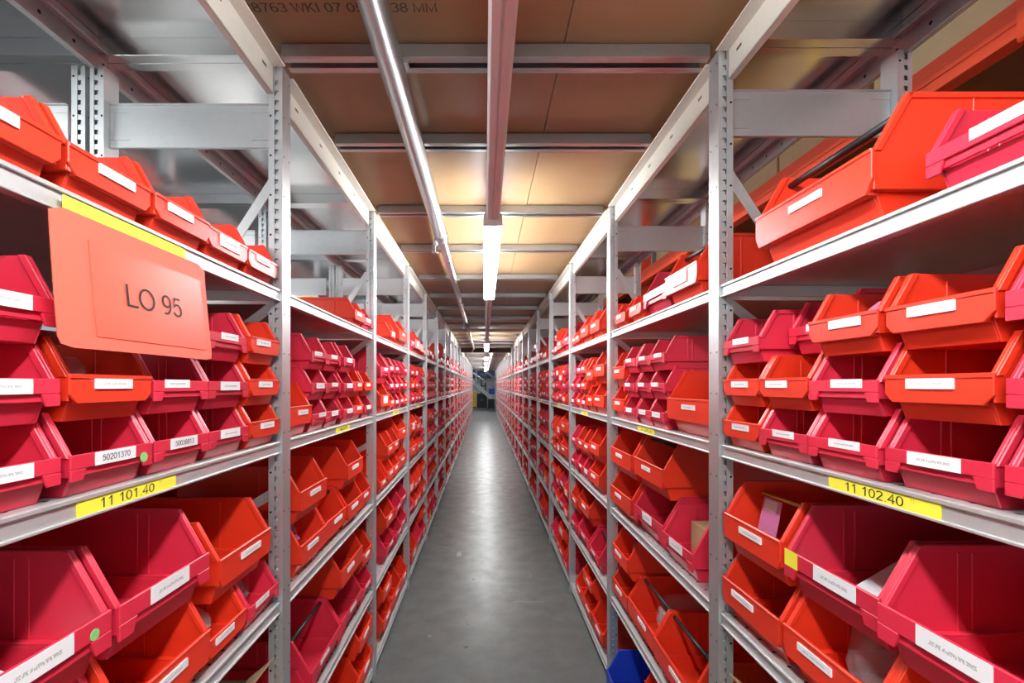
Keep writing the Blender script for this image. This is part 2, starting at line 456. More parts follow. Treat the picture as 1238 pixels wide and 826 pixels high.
# white edge beams between posts, roof sheets over the racks, rear rails
for s in 'LR':
    sg = SG[s]; ax = XA[s]; n = NB[s]
    mb = MB()
    web = 0.023; ln = 0.948
    mb.box(sg*web, sg*(web + 0.004), 0, ln, 0, 0.071)
    mb.box(sg*(web - 0.031), sg*(web + 0.004), 0, ln, 0.068, 0.072)
    mb.box(sg*web, sg*(web + 0.016), 0, ln, 0, 0.004)
    edge = mb.mesh('edge_beam', M['cream'], 0.0012)
    rs = MB(); rd = DP[s]
    rs.box(sg*0.04, sg*rd, 0, 0.998, 0.045, 0.048)
    for yy in (0.0, 0.968): rs.box(sg*0.04, sg*rd, yy, yy + 0.03, 0.0, 0.045)
    rs.box(sg*0.04, sg*0.045, 0.03, 0.968, 0.0, 0.045)
    roof = rs.mesh('roof_sheet', M['roof'], 0.001)
    rr = MB(); rr.box(sg*(rd - 0.006), sg*rd, 0, 0.998, 0, 0.089)
    rr.box(sg*(rd - 0.03), sg*(rd - 0.006), 0, 0.998, 0.052, 0.056); rr.box(sg*(rd - 0.03), sg*(rd - 0.026), 0, 0.998, 0.046, 0.056)
    rr.box(sg*(rd - 0.016), sg*(rd - 0.006), 0, 0.998, 0, 0.004)
    rail = rr.mesh('rear_rail', M['rail'], 0.0012)
    for b in range(-1, n):
        y = D0[s] + b - 1
        ob('edge_beam', edge, ceil, (ax, y + 0.001, H0 + 0.734))
        ob('roof_sheet', roof, ceil, (ax, y + 0.001, H0 + 0.845))
        ob('rear_rail', rail, ceil, (ax, y + 0.001, H0 + 0.80))

# neighbouring back-to-back row and aisle beyond the left row (its roof is what the gap shows)
XB = XL - DL - 0.012
rs = MB(); rs.box(-0.49, 0, 0, 0.998, 0.045, 0.048)
for yy in (0.0, 0.968): rs.box(-0.49, 0, yy, yy + 0.03, 0.0, 0.045)
rs.box(-0.006, -0.0, 0.03, 0.968, -0.03, 0.045); rs.box(-0.49, -0.484, 0.03, 0.968, -0.05, 0.045)
roofb = rs.mesh('roof_sheet', M['roof'], 0.001)
for b in range(-1, 16): ob('roof_sheet', roofb, ceil, (XB, D0['L'] + b - 1 + 0.001, H0 + 0.845))
box_ob('board', XB - 1.62, XB - 0.495, -2.5, 20, H0 + 0.90, H0 + 0.935, M['chip'], ceil)
box_ob('board', XB - 4.2, XB - 1.64, -2.5, 20, H0 + 0.90, H0 + 0.935, M['roof'], ceil)
box_ob('board', -4.2, 4.2, YEND + 1.55, 33, H0 + 1.6, H0 + 1.65, M['wall'], ceil)

box_ob('board', 1.15, 6, -2.5, 33, H0 + 2.6, H0 + 2.65, M['wall'], ceil)  # hall ceiling out of view, added to keep world light off the pallet rack
# brown girder across the aisle
g = MB(); g.box(-0.60, 0.66, 0, 0.09, 0, 0.008); g.box(-0.60, 0.66, 0.04, 0.05, 0.008, 0.085); g.box(-0.60, 0.66, 0, 0.09, 0.085, 0.093)
tag(ob('steel_girder', g.mesh('steel_girder', M['brown_steel'], 0.001), None, (0, 10.32, H0 + 0.709)),
    'dark brown steel girder crossing the aisle under the ceiling', 'girder')

# ------------------------------------------------------------------ shelving bays
PH = H0 + POST_TOP
def post_mesh(sg):
    m = MB()
    W, Dp = POST_W, POST_D
    m.box(0, sg*0.003, -W, 0, 0, PH)                       # aisle face
    m.box(sg*0.003, sg*0.010, -W, -W + 0.003, 0, PH)       # flange before the slot channel
    m.box(sg*0.010, sg*0.020, -W + 0.008, -W + 0.010, 0, PH)
    m.box(sg*0.020, sg*Dp, -W, -W + 0.003, 0, PH)
    m.box(sg*(Dp - 0.003), sg*Dp, -W + 0.003, -0.003, 0, PH)
    m.box(sg*0.003, sg*Dp, -0.003, 0, 0, PH)
    z = 0.04
    while z < PH - 0.02:
        m.box(sg*0.0105, sg*0.0195, -W + 0.001, -W + 0.008, z, z + 0.013); z += 0.025
    return m.mesh('post', M['post'])
post_me = {s: post_mesh(SG[s]) for s in 'LR'}
rear_me = {s: post_mesh(-SG[s]) for s in 'LR'}

def shelf_mesh(s):
    m = MB(); sg = SG[s]; d = DP[s] - 0.012
    L = 0.946
    m.box(sg*0.004, sg*d, 0, L, -0.0025, 0)
    m.box(sg*0.004, sg*0.006, 0, L, -0.028, -0.0025)              # recessed front face
    m.box(sg*0.0, sg*0.004, 0, L, -0.006, 0)                      # rolled top edge
    m.box(sg*0.0, sg*0.016, 0, L, -0.030, -0.026)                 # bottom flange
    m.box(sg*(d - 0.003), sg*d, 0, L, -0.028, -0.0025)
    for y in (0, L - 0.003): m.box(sg*0.006, sg*(d - 0.003), y, y + 0.003, -0.028, -0.0025)
    return m.mesh('shelf', M['shelf'], 0.0008)
shelf_me = {s: shelf_mesh(s) for s in 'LR'}

def arm_mesh(s):
    m = MB(); sg = SG[s]; a = POST_D + 0.001; b = DP[s] - POST_D - 0.001
    m.box(sg*a, sg*b, -0.030, -0.027, 0, 0.112)
    m.box(sg*a, sg*b, -0.036, -0.027, 0.110, 0.113); m.box(sg*a, sg*b, -0.036, -0.027, -0.001, 0.002)
    for (p, q) in ((a, a + 0.05), (b - 0.05, b)):
        for z in (0.022, 0.092): m.box(sg*p, sg*q, -0.032, -0.030, z - 0.002, z + 0.002)
    return m.mesh('side_arm', M['steel'], 0.0008)
arm_me = {s: arm_mesh(s) for s in 'LR'}

def brace_mesh(s, z0, z1, xa, xb):
    m = MB(); sg = SG[s]
    hw = 0.012
    v = Vector((sg*(xb - xa), 0, z1 - z0)).normalized(); n = Vector((-v.z, 0, v.x)) * hw
    p, q = Vector((sg*xa, 0, z0)), Vector((sg*xb, 0, z1))
    pts = [p + n, p - n, q - n, q + n]
    m.prism([(t.x, t.z) for t in pts], -0.020, -0.017, 'y')
    return m.mesh('brace', M['steel'])
br_me = {s: [brace_mesh(s, 0.525, 0.275, POST_D + 0.004, 0.20), brace_mesh(s, 0.205, -0.10, POST_D + 0.004, DP[s] - POST_D - 0.004),
             brace_mesh(s, -0.28, -0.52, POST_D + 0.004, DP[s] - POST_D - 0.004), brace_mesh(s, -0.60, -0.92, DP[s] - POST_D - 0.004, POST_D + 0.004)] for s in 'LR'}

def ticket_mesh(mat, ln=0.19):
    m = MB(); m.box(-0.0006, 0.0006, -ln/2, ln/2, -0.0205, 0); return m.mesh('shelf_ticket', mat)
ticket_me = ticket_mesh(M['ticket'], 0.17); ticket_near = ticket_mesh(M['yellow'], 0.195)

for s in 'LR':
    sg = SG[s]; ax = XA[s]
    for b in range(0, NB[s]):
        yf = D0[s] + b                                   # far face of the far post
        t = ob('shelving_bay', None, None, (ax, yf - 1, 0))
        tag(t, f'galvanised steel shelving bay with five shelves, {ORD[b+1]} along the aisle, {SIDE[s]}', 'shelving bay', 'galvanised shelving bays along the aisle')
        ends = [1.0] + ([0.0] if b == 0 else [])
        for e in ends:
            p = ob('post', post_me[s], t, (0, e, 0))
            if b == 9: p.scale = (1, 1.9, 1)
            ob('rear_post', rear_me[s], t, (sg*DP[s], e, 0))
            ob('side_arm', arm_me[s], t, (0, e, H0 + 0.607))
            for bm in br_me[s]: ob('brace', bm, t, (0, e, H0))
        for k, z in enumerate(SH):
            sh = ob('shelf', shelf_me[s], t, (sg*0.004, 0.002, H0 + z))
            if k == 1 and b < 9:
                if b == 0:
                    yl = (0.703 if s == 'L' else 0.693) - (yf - 1)
                    tk = ob('shelf_ticket', ticket_near, sh, (sg*0.0030, yl, -0.0060))
                    for txt, off, size, mat in (('11 101.40' if s == 'L' else '11 102.40', -0.008, 0.0135, M['ink']), ('11', 0.058, 0.006, M['pale_ink'])):
                        tx = ob('ticket_print', stroke_text(txt, size, mat, 0.105 if len(txt) > 2 else None), t)
                        if s == 'L': rot_cols(tx, (0, 1, 0), (0, 0, 1), (1, 0, 0))
                        else: rot_cols(tx, (0, -1, 0), (0, 0, 1), (-1, 0, 0))
                        yy = yl + (off if s == 'L' else -off)
                        tx.location = (sg*(0.004 + 0.0030 - 0.0010), 0.002 + yy, H0 + z - 0.0165 + (0.0045 if txt == '11' else 0))
                else:
                    ob('shelf_ticket', ticket_me, sh, (sg*0.0030, 0.45 + 0.1*((b*37) % 5)/5, -0.0060))

# back row rack behind the left row: shelves and posts only
for b in range(0, 8):
    yf = D0['L'] + b
    t = ob('shelving_bay', None, None, (XB - 0.49, yf - 1, 0))
    tag(t, f'back-to-back shelving bay glimpsed behind the {ORD[b+1]} sign side bay', 'shelving bay', 'shelving bays of the next row')
    ob('rear_post', post_me['R'], t, (0, 1.0, 0)); ob('post', rear_me['R'], t, (0.49, 1.0, 0))
    ob('side_arm', arm_me['R'], t, (0, 1.0, H0 + 0.607))
    for z in SH: ob('shelf', shelf_me['R'], t, (0.004, 0.002, H0 + z))

# ------------------------------------------------------------------ bins
KIND = {'M': (0.148, 0.235, 0.108, 0.0030), 'K': (0.175, 0.30, 0.150, 0.0035), 'L': (0.222, 0.345, 0.165, 0.0040), 'X': (0.300, 0.435, 0.185, 0.0045)}
PITCH = {'M': 0.0955, 'K': 0.137, 'L': 0.152, 'X': 0.170}
SIZE = {'M': 'small', 'K': 'medium', 'L': 'large', 'X': 'extra-large'}
def bin_dims(kind, colr):
    W, L, H, t = KIND[kind]
    hl = H * (0.50 if colr == 'c' else 0.56); hb = H * 0.24; o = 0.055 * L + 0.004; ins = 0.022 * W + 0.005
    yf = 0.60 * (H - hl)
    return W, L, H, t, hl, hb, o, ins, yf

def bin_body(m, kind, colr, lod=0):
    W, L, H, t, hl, hb, o, ins, yf = bin_dims(kind, colr)
    h = W/2 - 0.003
    for sx in (-1, 1):
        m.prism([(0.001, hb), (L, hb), (L, H), (yf, H), (0.001, hl)], sx*(h - t), sx*h)
        m.prism([(o, 0), (L - ins, 0), (L - ins, hb), (o*0.45, hb)], sx*(h - ins - t), sx*(h - ins))
        if lod == 0:
            m.box(sx*(h - ins - t), sx*(h - t), o*0.3, L - t, hb, hb + t)
            m.box(sx*h, sx*(h + 0.0028), yf, L, H - 0.009, H)                              # rim
            m.prism([(0.0, hl - 0.004), (yf, H), (yf + 0.010, H), (0.010, hl - 0.004)], sx*(h - t - 0.0035), sx*(h + 0.0028))
            if colr == 'c':
                for y in (0.30*L, 0.36*L):
                    m.box(sx*h, sx*(h + 0.0022), y, y + 0.0055, hb + 0.004, H - 0.009)
                    m.box(sx*(h - t - 0.002), sx*(h - t), y, y + 0.0055, hb + 0.004, H - 0.010)
            else:
                y = 0.33*L
                m.box(sx*h, sx*(h + 0.0018), y, y + 0.004, hb + 0.004, H - 0.009)
                m.box(sx*(h - t - 0.0018), sx*(h - t), y, y + 0.004, hb + 0.004, H - 0.010)
    m.box(-h + t, h - t, L - t, L, hb, H)
    if lod == 0: m.box(-h, h, L, L + 0.003, H - 0.009, H)
    m.box(-h + ins + t, h - ins - t, o, L - ins, 0, t)
    m.box(-h + ins + t, h - ins - t, L - ins - t, L - ins, t, hb)
    if lod == 0: m.box(-h + ins + t, h - ins - t, L - ins, L - t, hb, hb + t)
    m.prism([(o, 0), (o + t, 0), (o*0.45 + t, hb), (o*0.45, hb)], -h + ins + t, h - ins - t)
    if colr == 'c':
        lug = 0.15 * W; cz = hb + 0.09*H
        m.box(-h - 0.002, h + 0.002, -t, 0.001, cz, hl)
        for sx in (-1, 1):
            m.prism([(sx*(h + 0.002), cz), (sx*(h + 0.002), hb - 0.05*H), (sx*(h - lug*0.75), hb - 0.05*H), (sx*(h - lug), cz)], -t, 0.001, 'y')
        m.box(-h + t, h - t, 0.001, 0.001 + t, hb, cz + 0.002)
    else:
        c = (0.07 if kind in 'MK' else 0.03) * W
        m.prism([(-h - 0.002, hb + 0.08*H), (-h + c, hb - 0.03*H), (h - c, hb - 0.03*H), (h + 0.002, hb + 0.08*H), (h + 0.002, hl), (-h - 0.002, hl)], -t, 0.001, 'y')
        if lod == 0:
            m.box(-h - 0.002, h + 0.002, -t - 0.0018, -t, hl - 0.006, hl)
        m.prism([(0.001, hb - 0.03*H), (0.001, hb + t), (o*0.45 + t, hb + t), (o*0.45, hb - 0.03*H)], -h + c, h - c)

body_me = {}
for k in KIND:
    for c in 'cou':
        m = MB(); bin_body(m, k, 'o' if c == 'u' else c)
        body_me[k, c] = m.mesh('bin_body', M[c], 0.0011)

def label_mesh(kind, colr, big):
    W, L, H, t, hl, hb, o, ins, yf = bin_dims(kind, colr)
    lw = {'M': 0.065, 'K': 0.068, 'L': 0.085, 'X': 0.085}[kind]; lh = 0.0135
    if big: lw *= 1.12; lh = (hl - hb - 0.09*H) * 0.94
    cz = (hl + hb + (0.09*H if colr == 'c' else 0.02*H)) / 2
    if not big: cz += 0.004
    y = -t - (0.0020 if colr != 'c' else 0.0)
    m = MB(); m.box(-lw/2, lw/2, y - 0.0008, -t, cz - lh/2, cz + lh/2)
    return m.mesh('bin_label', M['label'])
lab_me = {(k, c, g): label_mesh(k, c, g) for k in KIND for c in 'cou' for g in (0, 1)}
def rod_mesh(kind, colr, dz=0.016):
    W, L, H, t, hl, hb, o, ins, yf = bin_dims(kind, colr)
    m = MB(); m.tube((-W/2 + 0.003 + t, yf + dz, H - dz), (W/2 - 0.003 - t, yf + dz, H - dz), 0.0065, 10)
    return m.mesh('carry_rod', M['black'], 0, True)
rod_me = {(k, c, u): rod_mesh(k, c, 0.030 if u else 0.016) for k in KIND for c in 'co' for u in (0, 1)}
def sticker_mesh(kind, colr, mat, w_, h_, x):
    W, L, H, t, hl, hb, o, ins, yf = bin_dims(kind, colr)
    cz = (hl + hb + 0.09*H) / 2
    m = MB(); m.box(x*W - w_/2, x*W + w_/2, -t - 0.0008, -t, cz - h_/2, cz + h_/2); return m.mesh('sticker', mat)

# stacks, counted from the far post of the bay towards the camera.  "tier" strings: colour then options
# r carry rod, b clear bag, p pink bag, w papers, k small carton, s set back, G big label, n no label, y yellow sticker, g green sticker
SPEC = {
 ('L', 0): [
   [('M', ['o']), ('M', ['oG']), ('M', ['o']), ('M', ['ob']), ('M', ['o']), ('M', ['ob', 'o'])],
   [('M', ['o', 'ob', 'o']), ('M', ['cG', 'cG', 'c']), ('M', ['cG', 'c']), ('M', ['cGg', 'ob']), ('M', ['cG', 'cG', 'cG'])],
   [('M', ['cb']), ('M', ['ob']), ('L', ['o', 'cG']), ('L', ['c', 'cGwg'])],
   [('gap', 0.34), ('L', ['o', 'o']), ('L', ['o', 'c'])],
   [('L', ['o', 'o']), ('X', ['o']), ('L', ['o'])]],
 ('R', 0): [
   [('gap', 0.15), ('X', ['or']), ('gap', 0.075), ('M', ['c']), ('M', ['c'])],
   [('M', ['o', 'o', 'c']), ('M', ['c', 'o', 'cs']), ('M', ['c', 'c', 'op']), ('M', ['cG', 'o', 'o']), ('M', ['cGb', 'cG', 'cG']), ('M', ['c', 'c', 'c'])],
   [('L', ['o', 'oq']), ('L', ['ob', 'cGwy']), ('L', ['o', 'cG']), ('L', ['o', 'c'])],
   [('gap', 0.30), ('L', ['o', 'o']), ('L', ['o', 'o'])],
   [('L', ['o', 'o']), ('X', ['o']), ('L', ['o'])]],
 ('L', 1): [
   [('M', ['cG']), ('M', ['o']), ('gap', 0.3)],
   [('M', ['cG', 'o']), ('M', ['o', 'o']), ('M', ['cGb', 'cG', 'cG']), ('M', ['cG', 'c', 'c']), ('M', ['c', 'cG', 'c']), ('K', ['o', 'cs'])],
   [('K', ['o']), ('L', ['o', 'o']), ('L', ['or']), ('L', ['op', 'o'])],
   [('K', ['c', 'o']), ('X', ['c', 'o']), ('X', ['cr']), ('M', ['c'])],
   [('L', ['o', 'o']), ('X', ['o']), ('L', ['o', 'o'])]],
 ('R', 1): [
   [('gap', 0.05), ('M', ['o']), ('gap', 0.06), ('M', ['o']), ('L', ['cG']), ('L', ['orG'])],
   [('K', ['o', 'o']), ('M', ['cG', 'cw', 'c']), ('M', ['cG', 'c', 'c']), ('M', ['cG', 'c', 'c']), ('X', ['o'])],
   [('X', ['o', 'o']), ('X', ['cG', 'orw']), ('L', ['cGk'])],
   [('L', ['o', 'orp']), ('X', ['orb']), ('X', ['or'])],
   [('gap', 0.12), ('X', ['un']), ('L', ['o', 'o']), ('L', ['o'])]],
 ('L', 2): [
   [('X', ['o']), ('gap', 0.14), ('M', ['oG'])],
   [('M', ['o', 'o', 'c']), ('M', ['c', 'cp', 'cs']), ('M', ['cG', 'cG', 'c']), ('M', ['o', 'cG', 'cG']), ('L', ['oG', 'c'])],
   [('X', ['or', 'o']), ('K', ['o', 'o']), ('K', ['ob', 'o']), ('M', ['o'])],
   [('L', ['c', 'cb']), ('L', ['c', 'cr']), ('L', ['c', 'o'])],
   [('L', ['ok']), ('X', ['orp']), ('L', ['o', 'o'])]],
 ('R', 2): [
   [('M', ['o']), ('M', ['o']), ('L', ['o']), ('L', ['ow']), ('gap', 0.1)],
   [('M', ['cG', 'c', 'cs']), ('M', ['o', 'cG', 'cG']), ('M', ['cG', 'o', 'o']), ('K', ['o', 'o']), ('L', ['o', 'o'])],
   [('K', ['c', 'c']), ('K', ['c', 'o']), ('K', ['cGp', 'o']), ('L', ['o', 'o'])],
   [('L', ['c', 'o']), ('X', ['cr', 'o']), ('L', ['cr'])],
   [('gap', 0.15), ('L', ['o']), ('L', ['o', 'o']), ('L', ['o'])]],
}
def random_shelf(k, R):
    out = []; room = 0.95
    pc = R.random()
    col = lambda: 'c' if R.random() < 0.25 + 0.45*pc else 'o'
    while room > 0.15:
        if k == 0: kd = R.choice('MMLLXK'); n = 1 if kd in 'XL' else R.choice((1, 1, 2))
        elif k == 1: kd = R.choice('MMMMMMK'); n = {'M': 3, 'K': 2}[kd]
        elif k == 2: kd = R.choice('LLKXM'); n = 2
        elif k == 3: kd = R.choice('LLXK'); n = 2
        else: kd = R.choice('LXK'); n = 1 if kd == 'X' else R.choice((1, 2, 2))
        wd = KIND[kd][0] + 0.006
        if wd > room:
            kd = 'M' if room > 0.154 else None
            if kd is None: break
            n = 3 if k == 1 else (2 if k < 4 else 1); wd = 0.154
        if k == 0 and R.random() < 0.12: out.append(('gap', 0.09)); room -= 0.09; continue
        c0 = col()
        tiers = []
        for i in range(n):
            c = c0 if R.random() < 0.6 else col()
            tiers.append(c + ('G' if R.random() < 0.35 else '') + ('r' if kd == 'X' and R.random() < 0.35 else '') + ('b' if R.random() < 0.05 else '') + ('w' if R.random() < 0.04 else ''))
        if n == 3 and R.random() < 0.12: tiers.pop()
        out.append((kd, tiers)); room -= wd
    return out

ALL = []
for s in 'LR':
    for b in range(NB[s]):
        R = random.Random((1000 if s == 'L' else 5000) + b*17)
        sp = SPEC.get((s, b)) or [random_shelf(k, R) for k in range(5)]
        for k in range(5):
            y = D0[s] + b - (POST_W if b != 9 else POST_W*1.9) - 0.004; pos = 0
            for kd, tiers in sp[k]:
                if kd == 'gap': y -= tiers; continue
                W, L, H, t = KIND[kd]; pos += 1
                yc = y - (W + 0.006)/2; y -= W + 0.006
                if y < D0[s] + b - 1 - 0.01: break
                jit = R.uniform(0.004, 0.014)
                if (s, b, k) == ('R', 0, 0): jit = 0.004
                for i, tr in enumerate(tiers):
                    ALL.append(dict(s=s, b=b, k=k, pos=pos, tier=i, n=len(tiers), kd=kd, c=tr[0], opt=tr[1:], y=yc,
                                    z=H0 + SH[k] + 0.0004 + i*PITCH[kd] + ((KIND[kd][2] - PITCH[kd] + 0.001) if ('s' in tr and i) else 0), back=jit + (0.06 if 's' in tr else 0) + (R.uniform(0, 0.002) if i else 0),
                                    yaw=(R.uniform(-0.008, 0.008) if (len(tiers) == 1 and b > 0) else 0.0)))
# second tier spanning two small bins: first sign-side bay, third shelf
ALL.append(dict(s='L', b=0, k=2, pos=1, tier=1, n=2, kd='L', c='o', opt='', y=1.205 - 0.154, z=H0 + SH[2] + 0.1095, back=0.012, yaw=0.0))

def seen(e):
    if e['b'] == 0 and e['y'] + KIND[e['kd']][0]/2 < 0.50: return False
    if e['b'] == 0 and e['k'] == 4: return False
    if e['b'] == 0 and e['k'] == 3 and e['y'] < 0.8: return False
    if e['b'] == 1 and e['k'] == 4 and e['y'] < D0[e['s']] + 0.45: return False
    return True
cand = [e for e in ALL if seen(e)]
cand.sort(key=lambda e: -KIND[e['kd']][0] * KIND[e['kd']][2] / (e['y'] ** 2))
for e in cand[:300]: e['single'] = True
bins = {}
def bag_mesh(w_, l_, h_, seed, mat):
    R = random.Random(seed)
    bm = bmesh.new(); bmesh.ops.create_icosphere(bm, subdivisions=3, radius=1.0)
    sq = [(Vector((R.uniform(-1, 1), R.uniform(-1, 1), R.uniform(-1, 1))).normalized(), R.uniform(3, 8), R.uniform(0, 6)) for _ in range(9)]
    for v in bm.verts:
        p = v.co.copy(); a = 0
        for d, f, ph in sq: a += abs(math.sin(p.dot(d)*f + ph))
        p *= 0.70 + 0.05*a + R.uniform(-0.06, 0.06)
        p.x = max(-1, min(1, p.x)); p.y = max(-1, min(1, p.y)); p.z = max(-0.9, min(1, p.z))
        v.co = Vector((p.x*w_/2, p.y*l_/2, (p.z + 0.9)*h_/1.9))
    me = bpy.data.meshes.new('plastic_bag'); bm.to_mesh(me); bm.free(); me.materials.append(mat)
    return me
bag_cache = {}
def bin_label(e):
    col = {'c': 'crimson', 'o': 'orange-red', 'u': 'blue'}[e['c']]
    tier = {1: ['only'], 2: ['lower', 'upper'], 3: ['bottom', 'middle', 'top']}[e['n']][e['tier']]
    return f"{SIZE[e['kd']]} {col} bin, {tier} tier, {ORD[e['pos']]} from far post, {SH_NAME[e['k']]} shelf, {ORD[e['b']+1]} bay, {SIDE[e['s']]}"
def where(e):
    tier = {1: ['only'], 2: ['lower', 'upper'], 3: ['bottom', 'middle', 'top']}[e['n']][e['tier']]
    return f"{tier} bin {ORD[e['pos']]} from post, {SH_NAME[e['k']]} shelf, {ORD[e['b']+1]} bay, {SIDE[e['s']]}"

stuff = MB()
def add_low(e, flip=False):
    m = MB(); bin_body(m, e['kd'], e['c'] if e['c'] == 'c' else 'o', 1)
    W, L, H, t, hl, hb, o, ins, yf = bin_dims(e['kd'], e['c'])
    sg = SG[e['s']]
    rz = math.radians(90) if (e['s'] == 'L') != flip else math.radians(-90)
    mat = Matrix.Translation((e.get('x', XA[e['s']] + sg*e['back']), e['y'], e['z'])) @ Matrix.Rotation(rz, 4, 'Z')
    stuff.mi = 0 if e['c'] == 'c' else 1
    stuff.poly([mat @ Vector(v) for v in m.v], m.f)
    if not flip:
        lw, lh = (0.075, 0.032) if 'G' in e['opt'] else (0.065, 0.016)
        cz = (hl + hb)/2 + 0.006; m = MB(); m.box(-lw/2, lw/2, -t - 0.001, -t, cz - lh/2, cz + lh/2)
        stuff.mi = 2; stuff.poly([mat @ Vector(v) for v in m.v], m.f)

GRP = 'red stacking bins on the shelves'
for e in ALL:
    sg = SG[e['s']]
    if not e.get('single'):
        if e['b'] <= 23: add_low(e)
        continue
    W, L, H, t, hl, hb, o, ins, yf = bin_dims(e['kd'], 'c' if e['c'] == 'c' else 'o')
    rz = (math.radians(90) if e['s'] == 'L' else math.radians(-90)) + e['yaw']
    back = e['back']
    if e['c'] == 'u': back = -0.045
    root = ob('storage_bin', None, None, (XA[e['s']] + sg*back, e['y'], e['z']), rz)
    tag(root, bin_label(e), 'bin', GRP)
    bc = 'c' if e['c'] == 'c' else 'o'
    ob('bin_body', body_me[e['kd'], e['c']], root)
    if 'n' not in e['opt']:
        lb = ob('bin_label', lab_me[e['kd'], e['c'], 1 if 'G' in e['opt'] else 0], root)
        if 'y' in e['opt']: lb.location.x = 0.02
        elif 'G' not in e['opt']: lb.location.x = RND.uniform(-0.12, 0.12) * W
    if 'r' in e['opt']: ob('carry_rod', rod_me[e['kd'], bc, 1 if e['tier'] < e['n'] - 1 else 0], root)
    if 'y' in e['opt']: ob('sticker', sticker_mesh(e['kd'], 'c', M['yellow'], 0.036, 0.030, 0.40 if e['s'] == 'L' else -0.40), root)
    if 'g' in e['opt']: m = MB(); m.tube((0.36*W, -t - 0.0008, hl - 0.020), (0.36*W, -t, hl - 0.020), 0.0075, 12); ob('sticker', m.mesh('sticker', M['green_sticker']), root)
    e['root'] = root
    num = {('L', 0, 1, 4, 0): '50201370', ('L', 0, 1, 3, 0): '50038813'}.get((e['s'], e['b'], e['k'], e['pos'], e['tier']))
    if num:
        lb.data = lb.data.copy(); lb.data.materials[0] = M['paper']
        pt = ob('label_print', stroke_text(num, 0.0085, M['ink'], 0.050, 0.11), lb)
        rot_cols(pt, (1, 0, 0), (0, 0, 1), (0, -1, 0)); pt.location = (0, -t - 0.0012, (hl + hb + 0.09*H)/2)
    # contents
    def inside(name, me, dy, z0=t + 0.001, rz2=0.0):
        q = ob(name, me, None, root.matrix_basis @ Vector((0, dy, z0)), rz + rz2); return q
    seed = int(e['y']*1000) % 97
    for ch, mt, lab in (('b', 'film', 'clear plastic bag'), ('p', 'pinkfilm', 'pink plastic bag')):
        if ch in e['opt']:
            me = bag_mesh((W - 2*ins - 0.02)*0.93, L*0.55, H*0.86, seed, M[mt])
            tag(inside('plastic_bag', me, o + 0.02 + L*0.30), f"{lab} inside {where(e)}", 'bag', 'plastic bags inside the bins')
    if 'w' in e['opt']:
        mb = MB(); ww = (W - 2*ins)*0.62; lp = L*0.42
        for q in range(4):
            z1_ = 0.004 + 0.0035*q; zz = H*0.30 + 0.010*q; a = 0.006*q
            mb.poly([(-ww/2 + a, 0, z1_), (ww/2 - a, a, z1_), (ww/2 - a*0.5, lp, zz), (-ww/2, lp - a, zz - 0.006),
                     (-ww/2 + a, 0, z1_ + 0.0006), (ww/2 - a, a, z1_ + 0.0006), (ww/2 - a*0.5, lp, zz + 0.0006), (-ww/2, lp - a, zz - 0.0054)],
                    [(0,3,2,1),(4,5,6,7),(0,1,5,4),(1,2,6,5),(2,3,7,6),(3,0,4,7)])
        tag(inside('paper_sheaf', mb.mesh('paper_sheaf', M['paper']), o + 0.03), f"white papers inside {where(e)}", 'papers', 'papers inside the bins')
    if 'q' in e['opt']:
        pc = tag(inside('pink_card', None, o + 0.030, 0.062), 'pink card with white label hanging from a brass rod in the orange-red bin', 'card')
        m = MB(); m.prism([(0.0, -0.02), (0.0015, -0.02), (0.0215, 0.075), (0.020, 0.075)], -0.072, -0.006); ob('card_sheet', m.mesh('card_sheet', M['pink']), pc)
        m = MB(); m.prism([(0.0125, 0.048), (0.0132, 0.048), (0.0185, 0.072), (0.0178, 0.072)], -0.062, -0.018); ob('card_label', m.mesh('card_label', M['paper']), pc)
        m = MB(); m.tube((-0.085, 0.024, 0.080), (0.085, 0.030, 0.080), 0.004, 8); ob('brass_rod', m.mesh('brass_rod', M['tape'], 0, True), pc)
        me = bag_mesh(W*0.42, L*0.4, H*0.55, 5, M['card_tan'])
        bg_ = ob('paper_bag', me, None, root.matrix_basis @ Vector((0.045, o + 0.20, t + 0.001)), rz); tag(bg_, 'crumpled brown bag behind the pink card in the bin', 'bag')
    if 'k' in e['opt']:
        mb = MB(); ww = (W - 2*ins)*0.7; mb.box(-ww/2, ww/2, 0, L*0.45, 0, H*0.72)
        cb = tag(inside('small_carton', None, o + 0.05), f"small brown carton inside {where(e)}", 'carton', 'cartons inside the bins')
        ob('carton_body', mb.mesh('carton_body', M['card_light'], 0.002), cb)
        m2 = MB(); m2.box(-ww/2 + 0.001, ww/2 - 0.001, L*0.2, L*0.25, H*0.72, H*0.72 + 0.0006); ob('carton_tape', m2.mesh('carton_tape', M['tape']), cb)

# bins of the next row, seen from behind
for b in range(0, 8):
    R = random.Random(900 + b)
    for k in range(1, 5):
        y = D0['L'] + b - POST_W - 0.01
        for kd, tiers in random_shelf(k, R):
            if kd == 'gap': y -= tiers; continue
            W, L, H, t = KIND[kd]
            yc = y - (W + 0.006)/2; y -= W + 0.006
            if y < D0['L'] + b - 1: break
            for i, tr in enumerate(tiers):
                add_low(dict(s='L', kd=kd, c=tr[0], opt='', y=yc, z=H0 + SH[k] + 0.001 + i*PITCH[kd], x=XB - 0.485, back=0), True)
so = ob('distant_storage_bins', stuff.mesh('distant_storage_bins', [M['cf'], M['of'], M['label']]))
tag(so, 'mass of red stacking bins filling the shelves far down the aisle', 'bins', None, 'stuff')

